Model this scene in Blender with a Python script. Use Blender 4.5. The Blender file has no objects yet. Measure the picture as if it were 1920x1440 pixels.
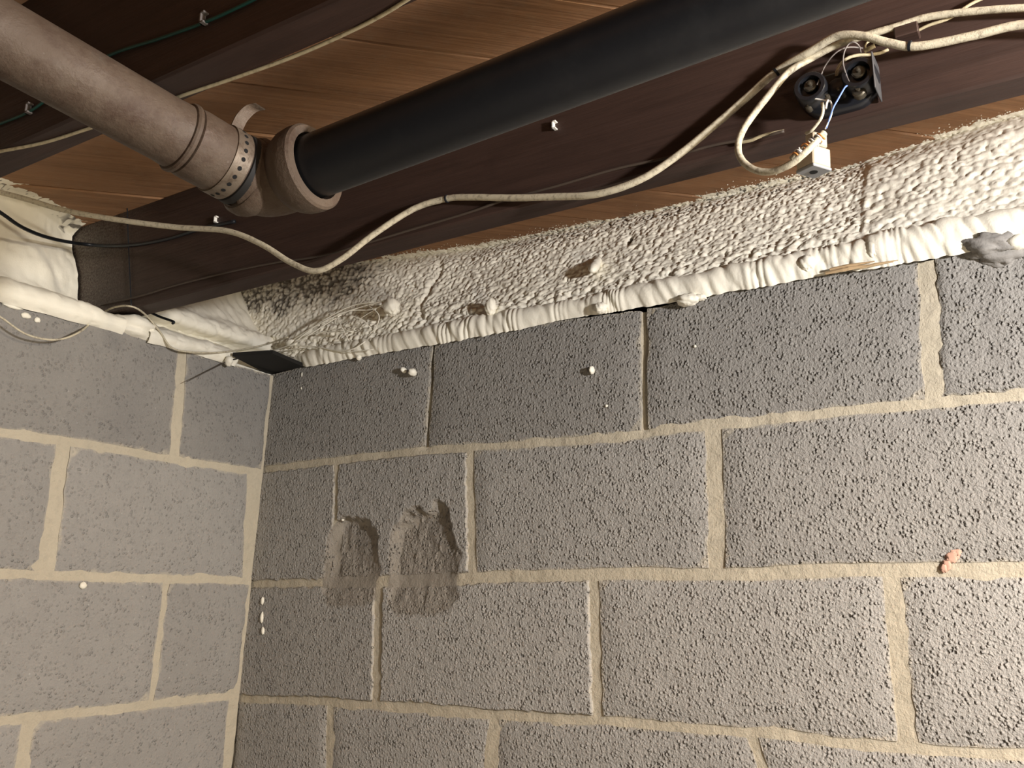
import bpy, math, random
import numpy as np
from mathutils import Matrix, Vector

random.seed(7)
RNG = np.random.default_rng(11)
S = bpy.context.scene
COL = S.collection

# ------------------------------------------------------------------ camera, light, exposure
# world: X runs along the right wall from the corner, Y = 0 is the right wall (camera on -Y), Z up
FPX = 1721.15
CAM = np.array([1.3371, -1.228, 1.6515])
YAW, PITCH, ROLL = -.5616, .2379, .0044
CF = np.array([math.sin(YAW)*math.cos(PITCH), math.cos(YAW)*math.cos(PITCH), math.sin(PITCH)])
_r = np.array([math.cos(YAW), -math.sin(YAW), 0.0]); _u = np.cross(_r, CF)
CR = math.cos(ROLL)*_r + math.sin(ROLL)*_u
CU = -math.sin(ROLL)*_r + math.cos(ROLL)*_u
cd = bpy.data.cameras.new('camera'); cam = bpy.data.objects.new('camera', cd); COL.objects.link(cam)
cd.sensor_width = 36.0; cd.lens = FPX/1920*36; cd.clip_start = .01
M = Matrix.Identity(4)
for i in range(3):
    M[i][0], M[i][1], M[i][2], M[i][3] = CR[i], CU[i], -CF[i], CAM[i]
cam.matrix_world = M
S.camera = cam

W = bpy.data.worlds.new('world'); S.world = W; W.use_nodes = True
W.node_tree.nodes['Background'].inputs[0].default_value = (1.0, .86, .66, 1)
W.node_tree.nodes['Background'].inputs[1].default_value = .03

def lamp(name, loc, power, color, radius):
    l = bpy.data.lights.new(name, 'POINT'); l.energy = power; l.color = color; l.shadow_soft_size = radius
    o = bpy.data.objects.new(name, l); o.location = loc; COL.objects.link(o); return o
lamp('work_light', (2.10, -.75, 1.93), 106.0, (1.0, .965, .94), .04)      # work lamp low beyond the right edge
lamp('bay_bulb', (2.15, -.43, 2.21), 42.0, (1.0, .88, .68), .05)         # bulb up between the two joists, further right
lamp('warm_fill', (2.2, -1.35, .95), 33, (1.0, .82, .56), .12)     # unseen warm fill, added to brighten the left wall and planks
vs = S.view_settings
vs.view_transform = 'Standard'; vs.look = 'None'; vs.gamma = 1; vs.use_curve_mapping = False
vs.exposure = 0.0

# ------------------------------------------------------------------ helpers
ZT, ZJ, ZC = 2.093, 2.131, 2.315        # wall top, underside of joists, underside of floor planks
Y1N, Y1F = -.335, -.295                 # first joist, near and far face
Y2N, Y2F = -.753, -.715                 # second joist

def ray(x, y): return (x-960)/FPX*CR + (720-y)/FPX*CU + CF
def at_z(x, y, z): d = ray(x, y); return CAM + d*((z-CAM[2])/d[2])
def at_y(x, y, Y): d = ray(x, y); return CAM + d*((Y-CAM[1])/d[1])
def at_x(x, y, X): d = ray(x, y); return CAM + d*((X-CAM[0])/d[0])
TILT, TZ = .055, 1.79                   # the left wall leans a little
def lx(z): return TILT*(z-TZ)
def at_left(x, y, off=0.0):
    d = ray(x, y); t = (TILT*(CAM[2]-TZ)+off-CAM[0])/(d[0]-TILT*d[2]); return CAM + d*t

def _hash(ix, iy, k):
    h = (ix.astype(np.int64)*374761393 + iy.astype(np.int64)*668265263 + k*974711) & 0x7fffffff
    h = ((h ^ (h >> 13))*1274126177) & 0x7fffffff
    h = h ^ (h >> 16)
    return (h & 0xffff)/65535.0
def vnoise(u, v, k=0):
    iu, iv = np.floor(u), np.floor(v); fu, fv = u-iu, v-iv
    fu = fu*fu*(3-2*fu); fv = fv*fv*(3-2*fv)
    a, b, c, d = _hash(iu, iv, k), _hash(iu+1, iv, k), _hash(iu, iv+1, k), _hash(iu+1, iv+1, k)
    return (a*(1-fu)+b*fu)*(1-fv)+(c*(1-fu)+d*fu)*fv
def fbm(u, v, k=0, n=4):
    s = 0; a = .5; t = 0
    for i in range(n):
        s = s + a*vnoise(u*2**i, v*2**i, k+i*17); t += a; a *= .5
    return s/t
def domes(u, v, k=0, rad=.75):
    """rounded lumps, one to a jittered cell"""
    iu, iv = np.floor(u), np.floor(v); best = np.zeros(u.shape)
    for dx in (-1, 0, 1):
        for dy in (-1, 0, 1):
            cx, cy = iu+dx, iv+dy
            px, py = cx+.15+.7*_hash(cx, cy, k), cy+.15+.7*_hash(cx, cy, k+5)
            rr = rad*(.6+.55*_hash(cx, cy, k+9)); hh = .5+.5*_hash(cx, cy, k+13)
            d2 = ((u-px)**2+(v-py)**2)/(rr*rr)
            best = np.maximum(best, hh*np.sqrt(np.clip(1-d2, 0, 1)))
    return best
def sstep(a, b, x):
    t = np.clip((x-a)/(b-a), 0, 1); return t*t*(3-2*t)

def mesh_obj(name, V, Fs, mat, parent=None, smooth=True, attrs=None, loc=None):
    V = np.asarray(V, float).reshape(-1, 3)
    if loc is not None: V = V - np.asarray(loc, float)
    me = bpy.data.meshes.new(name)
    if isinstance(Fs, np.ndarray):
        n = len(Fs); k = Fs.shape[1]
        me.vertices.add(len(V)); me.vertices.foreach_set('co', V.astype(np.float32).ravel())
        me.loops.add(n*k); me.loops.foreach_set('vertex_index', Fs.astype(np.int32).ravel())
        me.polygons.add(n); me.polygons.foreach_set('loop_start', np.arange(n, dtype=np.int32)*k)
        me.update(calc_edges=True)
    else:
        me.from_pydata(V.tolist(), [], [list(map(int, f)) for f in Fs]); me.update()
    me.validate()
    if smooth: me.polygons.foreach_set('use_smooth', np.ones(len(me.polygons), bool))
    for an, av in (attrs or {}).items():
        a = me.attributes.new(an, 'FLOAT', 'POINT'); a.data.foreach_set('value', np.asarray(av, np.float32).ravel())
    if mat: me.materials.append(mat)
    o = bpy.data.objects.new(name, me); COL.objects.link(o)
    if loc is not None: o.location = tuple(float(c) for c in loc)
    if parent is not None:
        o.parent = parent
        if loc is not None: o.location = tuple(float(c) for c in (np.asarray(loc)-np.array(parent.location)))
        else: o.location = tuple(-c for c in parent.location)
    return o
def grid_faces(nu, nv, off=0, flip=False):
    i, j = np.meshgrid(np.arange(nu-1), np.arange(nv-1), indexing='ij'); a = (i*nv+j).ravel()+off
    F = np.stack([a, a+nv, a+nv+1, a+1], 1)
    return F[:, ::-1].copy() if flip else F
def tag(o, label=None, cat=None, group=None, kind=None):
    if label: o['label'] = label
    if cat: o['category'] = cat
    if group: o['group'] = group
    if kind: o['kind'] = kind
    return o
def empty(name, loc):
    o = bpy.data.objects.new(name, None); o.empty_display_size = .02; o.location = tuple(float(c) for c in loc); COL.objects.link(o); return o

def smooth_path(P, n=8):
    P = np.asarray(P, float)
    if len(P) < 3: return P
    Q = np.vstack([2*P[0]-P[1], P, 2*P[-1]-P[-2]]); out = []
    for i in range(len(P)-1):
        p0, p1, p2, p3 = Q[i:i+4]
        for t in np.linspace(0, 1, n, endpoint=False):
            out.append(.5*((2*p1)+(-p0+p2)*t+(2*p0-5*p1+4*p2-p3)*t*t+(-p0+3*p1-3*p2+p3)*t**3))
    out.append(P[-1]); return np.array(out)
def frames(P):
    T = np.gradient(P, axis=0); T /= np.linalg.norm(T, axis=1)[:, None]+1e-12
    up = np.array([0, 0, 1.0]) if abs(T[0][2]) < .9 else np.array([1.0, 0, 0])
    N = [np.cross(T[0], up)]; N[0] /= np.linalg.norm(N[0])
    for i in range(1, len(P)):
        v = N[-1]-T[i]*(N[-1]@T[i]); N.append(v/(np.linalg.norm(v)+1e-12))
    N = np.array(N); return T, N, np.cross(T, N)
def tube_data(P, r, n=12, caps=True, wob=0.0):
    P = np.asarray(P, float); r = np.broadcast_to(np.asarray(r, float), (len(P),))
    T, N, B = frames(P); a = np.linspace(0, 2*math.pi, n, endpoint=False)
    rr = r[:, None]*np.ones(n)
    if wob: rr = rr*(1+wob*(RNG.random((len(P), n))-.5))
    V = P[:, None]+rr[..., None]*(np.cos(a)[None, :, None]*N[:, None]+np.sin(a)[None, :, None]*B[:, None])
    Fs = []
    for i in range(len(P)-1):
        for j in range(n):
            k = (j+1) % n; Fs.append((i*n+j, i*n+k, (i+1)*n+k, (i+1)*n+j))
    V = V.reshape(-1, 3)
    if caps:
        Fs.append(tuple(range(n-1, -1, -1))); Fs.append(tuple(range((len(P)-1)*n, len(P)*n)))
    return V, Fs
def tube(name, P, r, mat, parent=None, n=12, loc=None, caps=True, wob=0.0):
    V, Fs = tube_data(P, r, n, caps, wob)
    return mesh_obj(name, V, Fs, mat, parent, loc=loc)
def lathe(name, A, D, prof, mat, parent=None, n=40, loc=None):
    """prof: (distance along D from A, radius)"""
    D = np.asarray(D, float); D = D/np.linalg.norm(D); up = np.array([0, 0, 1.0])
    N = np.cross(D, up)
    if np.linalg.norm(N) < 1e-3: N = np.array([1.0, 0, 0])
    N /= np.linalg.norm(N); B = np.cross(D, N); a = np.linspace(0, 2*math.pi, n, endpoint=False)
    V = np.concatenate([np.asarray(A)+D*t+r*(np.cos(a)[:, None]*N+np.sin(a)[:, None]*B) for t, r in prof])
    Fs = [(i*n+j, i*n+(j+1) % n, (i+1)*n+(j+1) % n, (i+1)*n+j) for i in range(len(prof)-1) for j in range(n)]
    Fs.append(tuple(range(n-1, -1, -1))); Fs.append(tuple(range((len(prof)-1)*n, len(prof)*n)))
    o = mesh_obj(name, V, Fs, mat, parent, loc=loc); sharpen(o); return o
def sharpen(o, deg=35):
    o.data.set_sharp_from_angle(angle=math.radians(deg))
def merge(parts):
    V, Fs, k = [], [], 0
    for v, f in parts:
        V.append(np.asarray(v, float).reshape(-1, 3)); Fs += [tuple(int(i)+k for i in q) for q in f]; k += len(V[-1])
    return np.concatenate(V), Fs
def box_data(lo, hi, bev=.0015):
    """box with chamfered edges (24 vertices)"""
    lo, hi = np.array(lo, float), np.array(hi, float); V = []; idx = {}
    for sx in (0, 1):
        for sy in (0, 1):
            for sz in (0, 1):
                c = np.where([sx, sy, sz], hi, lo); s = np.where([sx, sy, sz], -1, 1)*bev
                for ax in range(3):
                    p = c+s; p[ax] = c[ax]; idx[(sx, sy, sz, ax)] = len(V); V.append(p)
    Fs = []
    for ax in range(3):
        for s in (0, 1):
            b, c = (ax+1) % 3, (ax+2) % 3; q = []
            for (i, j) in ((0, 0), (1, 0), (1, 1), (0, 1)):
                k = [0, 0, 0]; k[ax] = s; k[b] = i; k[c] = j; q.append(idx[(*k, ax)])
            Fs.append(q if s else q[::-1])
    for ax in range(3):                         # edge chamfers
        b, c = (ax+1) % 3, (ax+2) % 3
        for i in (0, 1):
            for j in (0, 1):
                k0 = [0, 0, 0]; k1 = [0, 0, 0]; k1[ax] = 1
                for k in (k0, k1): k[b] = i; k[c] = j
                q = [idx[(*k0, b)], idx[(*k1, b)], idx[(*k1, c)], idx[(*k0, c)]]
                Fs.append(q if i == j else q[::-1])
    for sx in (0, 1):
        for sy in (0, 1):
            for sz in (0, 1):
                t = [idx[(sx, sy, sz, a)] for a in range(3)]
                Fs.append(t if (sx+sy+sz) % 2 else t[::-1])
    return np.array(V), Fs
def blob_data(c, r, k=0, amp=.25, scale=2.2, nu=14, nv=10):
    """lumpy rounded body; r is a 3-vector of half sizes"""
    th = np.linspace(0, 2*math.pi, nu, endpoint=False); ph = np.linspace(0, math.pi, nv)
    TH, PH = np.meshgrid(th, ph, indexing='ij')
    d = np.stack([np.sin(PH)*np.cos(TH), np.sin(PH)*np.sin(TH), np.cos(PH)], -1)
    n = fbm(d[..., 0]*scale+d[..., 2]*1.7+50, d[..., 1]*scale-d[..., 2]*1.3+50, k, 3)-.5
    V = np.asarray(c)+d*np.asarray(r)*(1+amp*2*n)[..., None]
    Fs = [(i*nv+j, i*nv+j+1, ((i+1) % nu)*nv+j+1, ((i+1) % nu)*nv+j) for i in range(nu) for j in range(nv-1)]
    return V.reshape(-1, 3), Fs

# ------------------------------------------------------------------ materials
class NT:
    def __init__(s, name):
        s.m = bpy.data.materials.new(name); s.m.use_nodes = True; s.t = s.m.node_tree
        s.b = s.t.nodes['Principled BSDF']; s.pos = s.n('ShaderNodeNewGeometry').outputs['Position']
    def n(s, typ, **kw):
        x = s.t.nodes.new(typ)
        for k, v in kw.items(): setattr(x, k, v)
        return x
    def link(s, a, b): s.t.links.new(a, b)
    def put(s, sock, v):
        if hasattr(v, 'is_output'): s.link(v, sock)
        else: sock.default_value = v
    def noise(s, scale, detail=4, rough=.6, vec=None, out='Fac', dist=0.0):
        x = s.n('ShaderNodeTexNoise'); x.inputs['Scale'].default_value = scale; x.inputs['Detail'].default_value = detail
        x.inputs['Roughness'].default_value = rough; x.inputs['Distortion'].default_value = dist
        s.link(vec or s.pos, x.inputs['Vector']); return x.outputs[out]
    def voro(s, scale, vec=None, feature='F1', rnd=1.0):
        x = s.n('ShaderNodeTexVoronoi', feature=feature); x.inputs['Scale'].default_value = scale; x.inputs['Randomness'].default_value = rnd
        s.link(vec or s.pos, x.inputs['Vector']); return x.outputs['Distance']
    def map(s, v, a, b, c=0.0, d=1.0, smooth=False):
        x = s.n('ShaderNodeMapRange'); x.clamp = True
        if smooth: x.interpolation_type = 'SMOOTHSTEP'
        for i, q in enumerate((v, a, b, c, d)): s.put(x.inputs[i], q)
        return x.outputs[0]
    def math(s, op, a, b=0.0):
        x = s.n('ShaderNodeMath', operation=op); s.put(x.inputs[0], a); s.put(x.inputs[1], b); return x.outputs[0]
    def mix(s, f, a, b):
        x = s.n('ShaderNodeMix', data_type='RGBA'); s.put(x.inputs[0], f)
        for sock, v in ((x.inputs[6], a), (x.inputs[7], b)):
            if isinstance(v, tuple): v = (*v[:3], 1.0)
            s.put(sock, v)
        return x.outputs[2]
    def attr(s, name): return s.n('ShaderNodeAttribute', attribute_name=name).outputs['Fac']
    def xform(s, rot=(0, 0, 0), scale=(1, 1, 1), vec=None):
        x = s.n('ShaderNodeMapping'); x.inputs['Rotation'].default_value = rot; x.inputs['Scale'].default_value = scale
        s.link(vec or s.pos, x.inputs['Vector']); return x.outputs[0]
    def bump(s, h, dist, strength=1.0, prev=None):
        x = s.n('ShaderNodeBump'); x.inputs['Distance'].default_value = dist; x.inputs['Strength'].default_value = strength
        s.link(h, x.inputs['Height'])
        if prev: s.link(prev, x.inputs['Normal'])
        return x.outputs[0]
    def done(s, color, rough=.8, normal=None, metal=0.0, spec=.3):
        s.put(s.b.inputs['Base Color'], (*color[:3], 1.0) if isinstance(color, tuple) else color)
        s.put(s.b.inputs['Roughness'], rough); s.put(s.b.inputs['Metallic'], metal)
        s.b.inputs['Specular IOR Level'].default_value = spec
        if normal: s.link(normal, s.b.inputs['Normal'])
        return s.m

def m_block(name='concrete_block', pit=.8, tex=1.0, pitcol=.45, tone=1.0):
    t = NT(name)
    big = t.noise(5, 4, .6); mid = t.noise(42, 5, .65); fine = t.noise(420, 3, .7)
    rnd = t.n('ShaderNodeObjectInfo').outputs['Random']
    c = t.mix(big, tuple(q*tone for q in (.335, .318, .296)), tuple(q*tone for q in (.43, .408, .376)))
    c = t.mix(t.map(rnd, 0, 1, 0, .35), c, (.40, .385, .362))
    c = t.mix(t.map(mid, .35, .75, 0, .30), c, (.235, .223, .21))
    c = t.mix(t.map(fine, .58, .75, 0, .35), c, (.50, .48, .45))
    pale = t.voro(40); c = t.mix(t.map(pale, .0, .07, .6, 0), c, (.62, .60, .56))       # pale specks
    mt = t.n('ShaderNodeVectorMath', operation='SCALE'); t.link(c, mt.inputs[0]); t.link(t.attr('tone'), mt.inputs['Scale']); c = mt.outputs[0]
    e = t.attr('edge'); smear = t.map(t.math('ADD', e, t.math('MULTIPLY', t.noise(38, 4, .7), 1.1)), 1.35, 1.7, 0, .75)
    c = t.mix(smear, c, (.52, .465, .37))                                               # mortar smeared over the edges
    chip = t.attr('chip'); c = t.mix(t.map(chip, .05, .5, 0, .9), c, t.mix(mid, (.235, .21, .18), (.33, .295, .25)))
    # sand grains standing out, small pits, and an overall harsh tooth
    grain = t.math('MULTIPLY', t.map(t.voro(185), .12, .50, 1, 0, True), t.map(t.noise(60, 3, .6), .40, .62))
    pits = t.math('MULTIPLY', t.map(t.voro(140, t.xform(vec=t.pos, rot=(.4, .7, .2))), .10, .40, 1, 0, True), t.map(t.noise(44, 3, .6), .44, .66))
    tooth = t.noise(260, 3, .65)
    h = t.math('SUBTRACT', t.math('ADD', grain, t.math('MULTIPLY', tooth, .9)), t.math('MULTIPLY', pits, 1.3*pit))
    n = t.bump(h, .0034*tex, 1.0)
    n = t.bump(t.noise(28, 3, .5), .004, .5, n)
    c = t.mix(t.math('MULTIPLY', pits, pitcol), c, (.13, .122, .115))
    return t.done(c, .92, n, spec=.25)
def m_mortar():
    t = NT('mortar')
    c = t.mix(t.noise(14, 4, .6), (.44, .39, .30), (.56, .50, .39))
    c = t.mix(t.map(t.noise(90, 4, .6), .5, .75, 0, .5), c, (.38, .34, .275))
    chip = t.attr('chip'); c = t.mix(t.map(chip, .05, .5, 0, .9), c, t.mix(t.noise(42, 5, .65), (.235, .21, .18), (.33, .295, .25)))
    n = t.bump(t.noise(60, 5, .65), .004, .8); n = t.bump(t.noise(300, 3, .7), .0012, .8, n)
    return t.done(c, .93, n, spec=.2)
def m_foam():
    t = NT('spray_foam')
    c = t.mix(t.noise(16, 3, .5), (.84, .79, .66), (.92, .89, .78))
    c = t.mix(t.map(t.attr('bare'), .35, .7, 0, 1), c, t.mix(t.noise(120, 3), (.10, .085, .07), (.22, .20, .17)))  # bare board, plus shade painted into the gaps between droplets
    n = t.bump(t.noise(330, 3, .6), .0006, .7)
    return t.done(c, .55, n, spec=.35)
def m_wood(name, a, b, ang, grain=1.0, rough=.75, dust=None, over=False):
    t = NT(name)
    v = t.xform((0, 0, ang), (1, 1, 1)); v2 = t.n('ShaderNodeMapping'); v2.inputs['Scale'].default_value = (2.2, 38, 38)
    t.link(v, v2.inputs['Vector']); v3 = t.n('ShaderNodeMapping'); v3.inputs['Scale'].default_value = (7, 150, 150); t.link(v, v3.inputs['Vector'])
    g1 = t.noise(1, 4, .6, v2.outputs[0], dist=1.2); g2 = t.noise(1, 3, .7, v3.outputs[0])
    c = t.mix(t.map(g1, .3, .7), a, b)
    c = t.mix(t.map(g2, .45, .75, 0, .45), c, tuple(x*.45 for x in a))
    rnd = t.n('ShaderNodeObjectInfo').outputs['Random']; c = t.mix(t.map(rnd, 0, 1, 0, .4), c, tuple(x*.72 for x in b))
    c = t.mix(t.map(t.noise(9, 4, .6), .55, .75, 0, .4), c, tuple(x*.5 for x in a))
    if dust: c = t.mix(t.map(t.noise(60, 5, .7), .5, .8, 0, .35), c, dust)
    if over:        # pale overspray on the end of the joist by the left wall
        sx = t.n('ShaderNodeSeparateXYZ'); t.link(t.pos, sx.inputs[0])
        f = t.math('MULTIPLY', t.map(sx.outputs[0], -.15, .06, 1, 0), t.map(t.noise(260, 4, .75), .40, .72))
        c = t.mix(f, c, (.22, .20, .165))
    n = t.bump(g2, .0012, .7); n = t.bump(g1, .002, .4, n)
    return t.done(c, rough, n, spec=.35)
def m_iron():
    t = NT('rusty_iron')
    c = t.mix(t.noise(9, 5, .6), (.088, .060, .041), (.120, .088, .063))
    c = t.mix(t.map(t.noise(26, 5, .75), .46, .66, 0, .85), c, (.062, .036, .024))
    c = t.mix(t.map(t.noise(18, 4, .6), .55, .8, 0, .6), c, (.125, .108, .086))
    c = t.mix(t.map(t.voro(60), 0, .07, .8, 0), c, (.26, .24, .20))
    n = t.bump(t.noise(120, 5, .7), .0018, .7)
    return t.done(c, t.map(t.noise(25), .3, .7, .5, .75), n, .15, .4)
def m_plain(name, c, rough=.5, metal=0.0, dirt=None, ds=90, spec=.4, bump=0.0):
    t = NT(name); k = t.mix(t.noise(ds, 4, .6), c, tuple(x*.82 for x in c))
    if dirt: k = t.mix(t.map(t.noise(ds, 5, .7), .5, .68, 0, .8), k, dirt)
    n = t.bump(t.noise(ds*4, 3), .0008, bump) if bump else None
    return t.done(k, rough, n, metal, spec)
MAT = dict(
    block=m_block(), block_smooth=m_block('smooth_concrete_block', .5, .55, .16, .82), mortar=m_mortar(), foam=m_foam(),  # left wall blocks: darker tone, fainter pits, shallower texture
    plank=m_wood('floor_plank_wood', (.235, .122, .062), (.39, .212, .110), -math.pi/4, dust=(.32, .23, .15)),
    joist=m_wood('dark_joist_wood', (.032, .017, .0125), (.062, .034, .026), 0, rough=.6, over=True),
    pale=m_wood('pale_splinter_wood', (.42, .28, .15), (.60, .44, .26), 0),
    iron=m_iron(),
    abs=m_plain('black_plastic_pipe', (.0105, .011, .013), .38, dirt=(.014, .0145, .016), ds=20, bump=.2),
    rubber_shade=m_plain('black_rubber_shade', (.012, .011, .010), .7),  # gasket rubber; also the painted shadow of the board offcut
    cream=m_plain('cream_cable_sheath', (.62, .56, .42), .6, dirt=(.22, .18, .13), ds=160, bump=.5),
    thin=m_plain('old_cream_wire', (.55, .47, .30), .6, dirt=(.25, .20, .12), ds=160),
    brown=m_plain('brown_wire', (.075, .055, .042), .6),
    black=m_plain('black_wire', (.010, .012, .016), .45),
    green=m_plain('green_wire', (.008, .055, .042), .5),
    grey=m_plain('grey_wire', (.16, .14, .13), .5),
    blue=m_plain('blue_wire', (.16, .26, .62), .45),
    white=m_plain('white_plastic', (.75, .73, .68), .5),
    orange=m_plain('orange_wire', (.62, .25, .07), .5),
    bakelite=m_plain('black_bakelite', (.012, .013, .016), .28, spec=.5),
    screw=m_plain('dull_terminal_metal', (.11, .095, .07), .5, .7, dirt=(.05, .04, .03), ds=200),
    lit_side=m_plain('grey_lit_side', (.09, .09, .095), .5, .4),
    beige=m_plain('beige_plastic', (.50, .43, .32), .5),
    jackface=m_plain('grey_jack_face', (.30, .31, .33), .5),
    hole=m_plain('dark_hole', (.006, .006, .006), .9),
    strap=m_plain('dull_strap_metal', (.20, .16, .12), .5, .45, dirt=(.09, .06, .04), ds=110, bump=.3),
    steel=m_plain('old_steel', (.10, .085, .075), .55, .6),
    floor=m_plain('concrete_floor', (.26, .25, .235), .85, ds=12, bump=.3),
    paint=m_plain('orange_paint', (.66, .40, .30), .9),
    chunk=m_plain('grey_mortar_chunk', (.30, .285, .265), .95, dirt=(.17, .16, .15), ds=60, bump=1.0),
)

# ------------------------------------------------------------------ block walls
def crater(x, z):
    """two spalled hollows low in the second course; returns depth in metres (z in scene units)"""
    n1 = fbm(x*48+9, z*48+3, 5, 3)-.5
    def bowl(c, w, top, bot):
        X = (x-c)/w; f = np.clip((z-bot)/(top-bot), -.3, 1.4)
        edge = np.abs(X+n1*.35)**2.4 + np.clip(f+n1*.30, 0, 2)**6*1.0
        inside = 1-sstep(.42, 1.0, edge)
        return inside*(.0040+.0150*np.clip(f, 0, 1)**.9)*sstep(-.15, .30, f)*(1-.45*sstep(-.1, 1.0, X))
    d = np.maximum(bowl(CR1[0], CR1[1], CR1[2], CR1[3]), bowl(CR2[0], CR2[1], CR2[2], CR2[3]))
    rough = (fbm(x*105, z*60, 21, 4)-.5)*.0055
    return np.where(d > .0005, np.maximum(d+rough*sstep(0, .004, d), .0002), 0.0)
_a, _b = at_y(660, 960, 0), at_y(660, 1135, 0); _c, _d = at_y(793, 948, 0), at_y(790, 1150, 0)
_l, _rr = at_y(606, 1040, 0)[0], at_y(712, 1040, 0)[0]; _l2, _r2 = at_y(722, 1040, 0)[0], at_y(862, 1040, 0)[0]
CR1 = ((_l+_rr)/2, (_rr-_l)/2, _a[2], _b[2]); CR2 = ((_l2+_r2)/2, (_r2-_l2)/2, _c[2], _d[2])

def interp_line(pts, f):
    Q = np.array([f(*p) for p in pts]); s = Q[:, 0] if f is RW else -Q[:, 1]; o = np.argsort(s)
    return s[o], Q[o, 2]
def RW(x, y): return at_y(x, y, 0.0)
def LWf(x, y): return at_left(x, y)
def line_fn(pts, f):
    s, z = interp_line(pts, f)
    def g(q):
        q = np.asarray(q, float)
        return np.where(q < s[0], z[0], np.where(q > s[-1], z[-1]+(q-s[-1])*.0, np.interp(q, s, z)))
    return g
R_rows = [line_fn(p, RW) for p in (
    [(505, 706), (570, 688), (823, 642), (960, 616), (1200, 584), (1427, 536), (1540, 514), (1720, 488), (1800, 468), (1905, 444)],
    [(493, 880), (673, 858), (807, 843), (940, 835), (1140, 822), (1280, 803), (1413, 790), (1580, 770), (1713, 758), (1913, 740)],
    [(473, 1095), (700, 1092), (973, 1080), (1173, 1075), (1280, 1077), (1430, 1075), (1580, 1067), (1747, 1068), (1913, 1067)],
    [(462, 1311), (600, 1315), (673, 1322), (773, 1325), (907, 1340), (1040, 1348), (1140, 1352), (1313, 1368), (1447, 1375), (1580, 1393), (1780, 1410), (1913, 1417)])]
zc4 = R_rows[3](np.array([.3]))[0]
R_rows += [lambda q: np.full(np.shape(q), zc4-.203), lambda q: np.full(np.shape(q), zc4-.406)]
def rj(top, bot): return RW(*top), RW(*bot)
def sx(P): return (float(P[0]), float(P[2]))
R_joints = [   # per course: vertical joints as ((s,z) top, (s,z) bottom)
    [rj((811, 650), (798, 840)), rj((1205, 590), (1206, 800)), rj((1737, 498), (1750, 745))],
    [rj((629, 875), (624, 1085)), rj((880, 855), (883, 1072)), rj((1337, 810), (1344, 1066))],
    [rj((708, 1105), (703, 1315)), rj((1113, 1090), (1119, 1345)), rj((1672, 1085), (1702, 1395))],
    [rj((617, 1325), (614, 1440)), rj((924, 1345), (919, 1440)), rj((1412, 1385), (1430, 1440))],
    [(np.array([.35, 0, 1.2]), np.array([.35, 0, 1.0])), (np.array([.757, 0, 1.2]), np.array([.757, 0, 1.0])), (np.array([1.163, 0, 1.2]), np.array([1.163, 0, 1.0]))],
]
R_joints = [[(sx(a), sx(b)) for a, b in row] for row in R_joints]
for row in R_joints:                                    # carry each course on past the frame
    while row[-1][0][0] < 1.9:
        (s0, z0), (s1, z1) = row[-1]; row.append(((s0+.4065, z0), (s1+.4065, z1)))

L_rows = [line_fn(p, LWf) for p in (
    [(0, 556), (180, 607), (333, 657), (443, 688), (506, 705)],
    [(0, 810), (167, 833), (333, 862), (483, 885)],
    [(0, 1075), (33, 1077), (200, 1083), (433, 1088), (472, 1090)],
    [(0, 1352), (33, 1348), (233, 1328), (433, 1305), (460, 1304)])]
zl4 = L_rows[3](np.array([.2]))[0]
L_rows += [lambda q: np.full(np.shape(q), zl4-.203), lambda q: np.full(np.shape(q), zl4-.406)]
def lj(top, bot): a, b = at_left(*top), at_left(*bot); return ((-float(a[1]), float(a[2])), (-float(b[1]), float(b[2])))
L_joints = [[lj((344, 662), (329, 862))], [lj((472, 885), (462, 1090)), lj((119, 850), (89, 1075))], [lj((314, 1093), (286, 1318))],
            [lj((440, 1310), (428, 1440)), lj((55, 1360), (42, 1440))], [((.2, 1.2), (.2, 1.0))]]
for row in L_joints:
    while row[-1][0][0] < 1.2:
        (s0, z0), (s1, z1) = row[-1]; row.append(((s0+.4065, z0), (s1+.4065, z1)))

def wall_map(side, s, z, d):
    return np.stack([s, d, z], -1) if side == 'R' else np.stack([TILT*(z-TZ)-d, -s, z], -1)
def side_s(j, z):
    (s0, z0), (s1, z1) = j; return s0+(s1-s0)*(z-z0)/(z1-z0 if abs(z1-z0) > 1e-6 else 1)

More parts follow.
